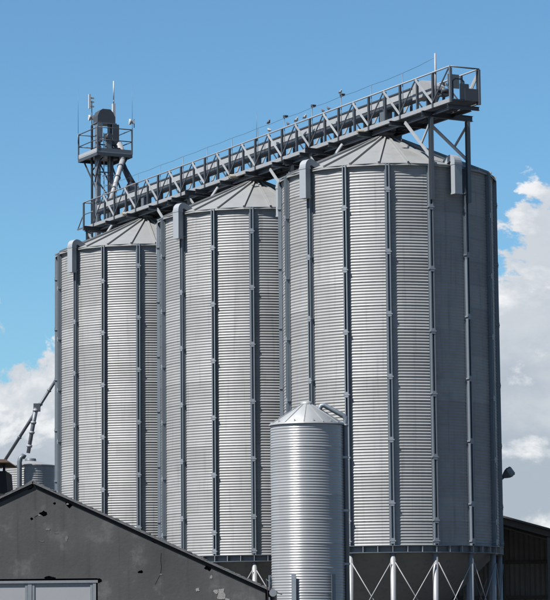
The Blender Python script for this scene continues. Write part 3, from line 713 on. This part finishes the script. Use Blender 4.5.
MB().path([(GHW + 0.08, -0.1, GEZ - 0.02), (GHW + 0.10, -0.14, GEZ + 0.10), (GHW + 0.02, -0.1, GEZ + 0.17), (GHW + 0.06, -0.1, GEZ - 0.3)], 0.010, 6).build('loose_cable', 'steel_dark', GB)
# door leaves
mull = px(30, 590)[0]
MB().rng(DX0, DX1, 0.012, 0.10, DZ - 0.075, DZ - 0.03).build('door_track', 'door_frame', GB)
for a, b in ((mull - 0.02 - 1.15 * 2, mull - 1.18), (mull - 1.15, mull - 0.04), (mull + 0.04, DX1 - 0.09)):
    if b - a > 0.2: 
        lf = MB().rng(a, b, 0.045, 0.085, 0.02, DZ - 0.08).build('door_leaf', 'door_panel', GB)
        for xx in (a + 0.02, b - 0.02): MB().rng(xx - 0.02, xx + 0.02, 0.030, 0.0445, 0.02, DZ - 0.082).build('leaf_edge', 'door_frame', lf)
MB().rng(DX1 - 0.085, DX1 - 0.03, 0.02, 0.2, 0, DZ - 0.077).build('door_jamb', 'door_frame', GB)
MB().rng(mull - 0.035, mull + 0.035, 0.022, 0.20, 0, DZ - 0.077).build('door_mullion', 'door_frame', GB)

# ------------------------------------------------------------------ open shed at the right
SH = thing('open_shed', (8.3, 98, 0), 'dark open-fronted shed with sloping roof behind the near silo', 'shed')
def sz(x): return 5.84 - 0.281 * x                   # roof underside height, x from 8.3
x0, x1 = -3.6, 13.0
for i in range(17):
    a = x0 + (x1 - x0) * i / 17; b = x0 + (x1 - x0) * (i + 1) / 17 - 0.004
    MB().add([(a, -0.6, sz(a)), (b, -0.6, sz(b)), (b, 9, sz(b)), (a, 9, sz(a)), (a, -0.6, sz(a) + 0.07), (b, -0.6, sz(b) + 0.07), (b, 9, sz(b) + 0.07), (a, 9, sz(a) + 0.07)],
             [(0, 1, 2, 3), (4, 5, 6, 7), (0, 1, 5, 4), (1, 2, 6, 5), (2, 3, 7, 6), (3, 0, 4, 7)]).build('roof_sheet', 'shed_roof', SH)
MB().bar((x0, -0.3, sz(x0) - 0.12), (x1, -0.3, sz(x1) - 0.12), 0.10, 0.22).build('roof_beam', 'shed_roof', SH)
cl_ = MB(); x = x0; rr = random.Random(5); i = 0
while x < x1:
    dy = 0.0 if i % 2 else 0.045
    cl_.rng(x - (0.012 if i % 2 else 0.02), x + (0.115 if i % 2 else 0.12), 5.0 + dy, 5.03 + dy, 0, sz(x + 0.12) - 0.02); x += 0.10; i += 1
c_ = cl_.build('back_cladding', 'cladding_dark', SH); c_['kind'] = 'stuff'
for z in (1.4, 3.0, 4.35): MB().rng(x0, x1, 4.86, 4.995, z - 0.06, z + 0.06).build('girt', 'shed_roof', SH)
for x in (-2.4, 0.45, 1.68, 4.4, 7.4, 10.4): MB().rng(x - 0.07, x + 0.07, -0.35, -0.2, 0, sz(x + 0.07) - 0.24).build('post', 'shed_post', SH) if x not in (0.45,) else MB().rng(x - 0.04, x + 0.04, 4.70, 4.85, 0, sz(x + 0.07) - 0.02).build('post', 'shed_post', SH)
MB().rng(x1, x1 + 0.1, 0, 9, 0, sz(x1)).build('end_wall', 'cladding_dark', SH)
MB().rng(x0 - 0.1, x0, 0, 9, 0, sz(x0)).build('end_wall', 'cladding_dark', SH)

# ------------------------------------------------------------------ far bin, spouts and hut at the left edge
BY = 140.0; q = BY / 2649 * 1.008
def far(x, y, yy=BY):                               # photograph pixel at a given distance
    k = yy / 2649.0 * 1.0
    return None
def unproj(x, y, dist):
    a, b = x - 275, 300 - y
    cr, sr = math.cos(ROLL), math.sin(ROLL); uu = a * cr + b * sr; vv = -a * sr + b * cr
    c, s = math.cos(PITCH), math.sin(PITCH)
    d = Vector((uu / F_PX, c - vv / F_PX * s, s + vv / F_PX * c)); k = dist / d.y
    return Vector((d.x * k, dist, d.z * k + CAM_Z))
pc = unproj(30.5, 466, BY); fr_ = 24.6 * q
LB = thing('storage_bin', (pc.x, BY, 0), 'round corrugated bin beyond the gable roof under the thin spout', 'bin')
zt = pc.z
tn = 10; th = zt / tn; cn = 9
fs_ = MB().lathe(corr_profile(fr_, 0.011, th / cn, cn, 6, 0.004), 10, a0=-R(22.5), a1=R(22.5)).mesh('wall_sheet', 'galv_wall')
for t in range(tn):
    for k in range(8): place('wall_sheet', fs_, LB, (0, 0, t * th), R(45 * k))
MB().lathe([(fr_ + 0.06, zt - 0.04), (fr_ + 0.06, zt + 0.01), (0.28, zt + 0.26)], 24, smooth=False).build('roof', 'galv_roof', LB)
MB().lathe([(0.30, zt + 0.22), (0.30, zt + 0.36), (0.26, zt + 0.40), (0.0, zt + 0.42)], 16).build('hatch', 'steel_mid', LB)
g0 = unproj(20, 487, BY - 1.6); g1 = unproj(19.5, 462, BY - 1.6)
gpth = [(g0.x, BY - 1.6, 0.2), (g1.x, BY - 1.6, g1.z), (g1.x + 0.05, BY - 1.6, g1.z + 0.2), (g1.x + 0.16, BY - 1.55, g1.z + 0.33), (g1.x + 0.28, BY - 1.5, g1.z + 0.25)]
o = MB().path([Vector(p) - Vector((g1.x, BY - 1.6, 0)) for p in gpth], 0.13, 12).build('gooseneck_pipe', 'steel_mid'); o.location = (g1.x, BY - 1.6, 0)
tag(o, 'upright gooseneck pipe in front of the far round bin', 'pipe')
SP = thing('grain_spout', unproj(37, 409, BY), 'long dark slanting grain spout left of the far silo', 'spout')
L0 = SP.location.copy()
pa, pb = unproj(66, 364, BY), unproj(0, 468, BY); 
MB().tube(pa - L0, pb - L0, 0.085, 10).build('main_tube', 'steel_dark', SP)
e0, e1 = unproj(36, 408, BY - 0.15), unproj(28.2, 453, BY - 0.15)
br = MB().path([e0 - L0, e0.lerp(e1, 0.4) - L0, e1 - L0], [0.13, 0.11, 0.10], 12).build('branch_tube', 'steel_mid', SP)
for f in (0.03, 0.30, 0.52, 0.82):
    MB().tube(e0.lerp(e1, f) - L0, e0.lerp(e1, f + 0.05) - L0, 0.15, 12).build('flange', 'galv_rail', br)
MB().box(unproj(37, 407.5, BY - 0.1) - L0, (0.35, 0.3, 0.42)).build('diverter', 'steel_dark', SP)
for f in (0.25, 0.38, 0.7): MB().tube(pa.lerp(pb, f) - L0, pa.lerp(pb, f + 0.012) - L0, 0.12, 10).build('flange', 'steel_mid', SP)
HY = 75.0; h0 = unproj(0, 463.5, HY); h1 = unproj(12.5, 464, HY)
HT = thing('hut', (h0.x, HY, 0), 'black hut with thin brown roof at the left edge behind the gable', 'hut')
hz = h0.z; wd = h1.x - h0.x
MB().add([(-2.2, -0.9, hz + 0.0), (wd, -0.9, hz - 0.03), (wd, 1.6, hz - 0.03), (-2.2, 1.6, hz), (-2.2, -0.9, hz + 0.1), (wd - 0.1, -0.9, hz + 0.06), (wd - 0.1, 1.6, hz + 0.06), (-2.2, 1.6, hz + 0.1)],
         [(0, 1, 2, 3), (4, 5, 6, 7), (0, 1, 5, 4), (1, 2, 6, 5), (2, 3, 7, 6), (3, 0, 4, 7)]).build('roof', 'tile_brown', HT)
bz = unproj(5, 472, HY).z; bx = unproj(7.5, 474, HY).x - h0.x
MB().add([(-2.0, -0.5, 0), (bx + 0.55, -0.5, 0), (bx + 0.55, 1.2, 0), (-2.0, 1.2, 0), (-2.0, -0.5, bz), (bx, -0.5, bz), (bx, 1.2, bz), (-2.0, 1.2, bz)],
         [(0, 1, 2, 3), (4, 5, 6, 7), (0, 1, 5, 4), (1, 2, 6, 5), (2, 3, 7, 6), (3, 0, 4, 7)]).build('wall', 'black_board', HT)
for xx in (-1.8, bx - 0.09): MB().rng(xx, xx + 0.07, -0.45, -0.38, bz + 0.001, hz - 0.035).build('roof_post', 'black_board', HT)
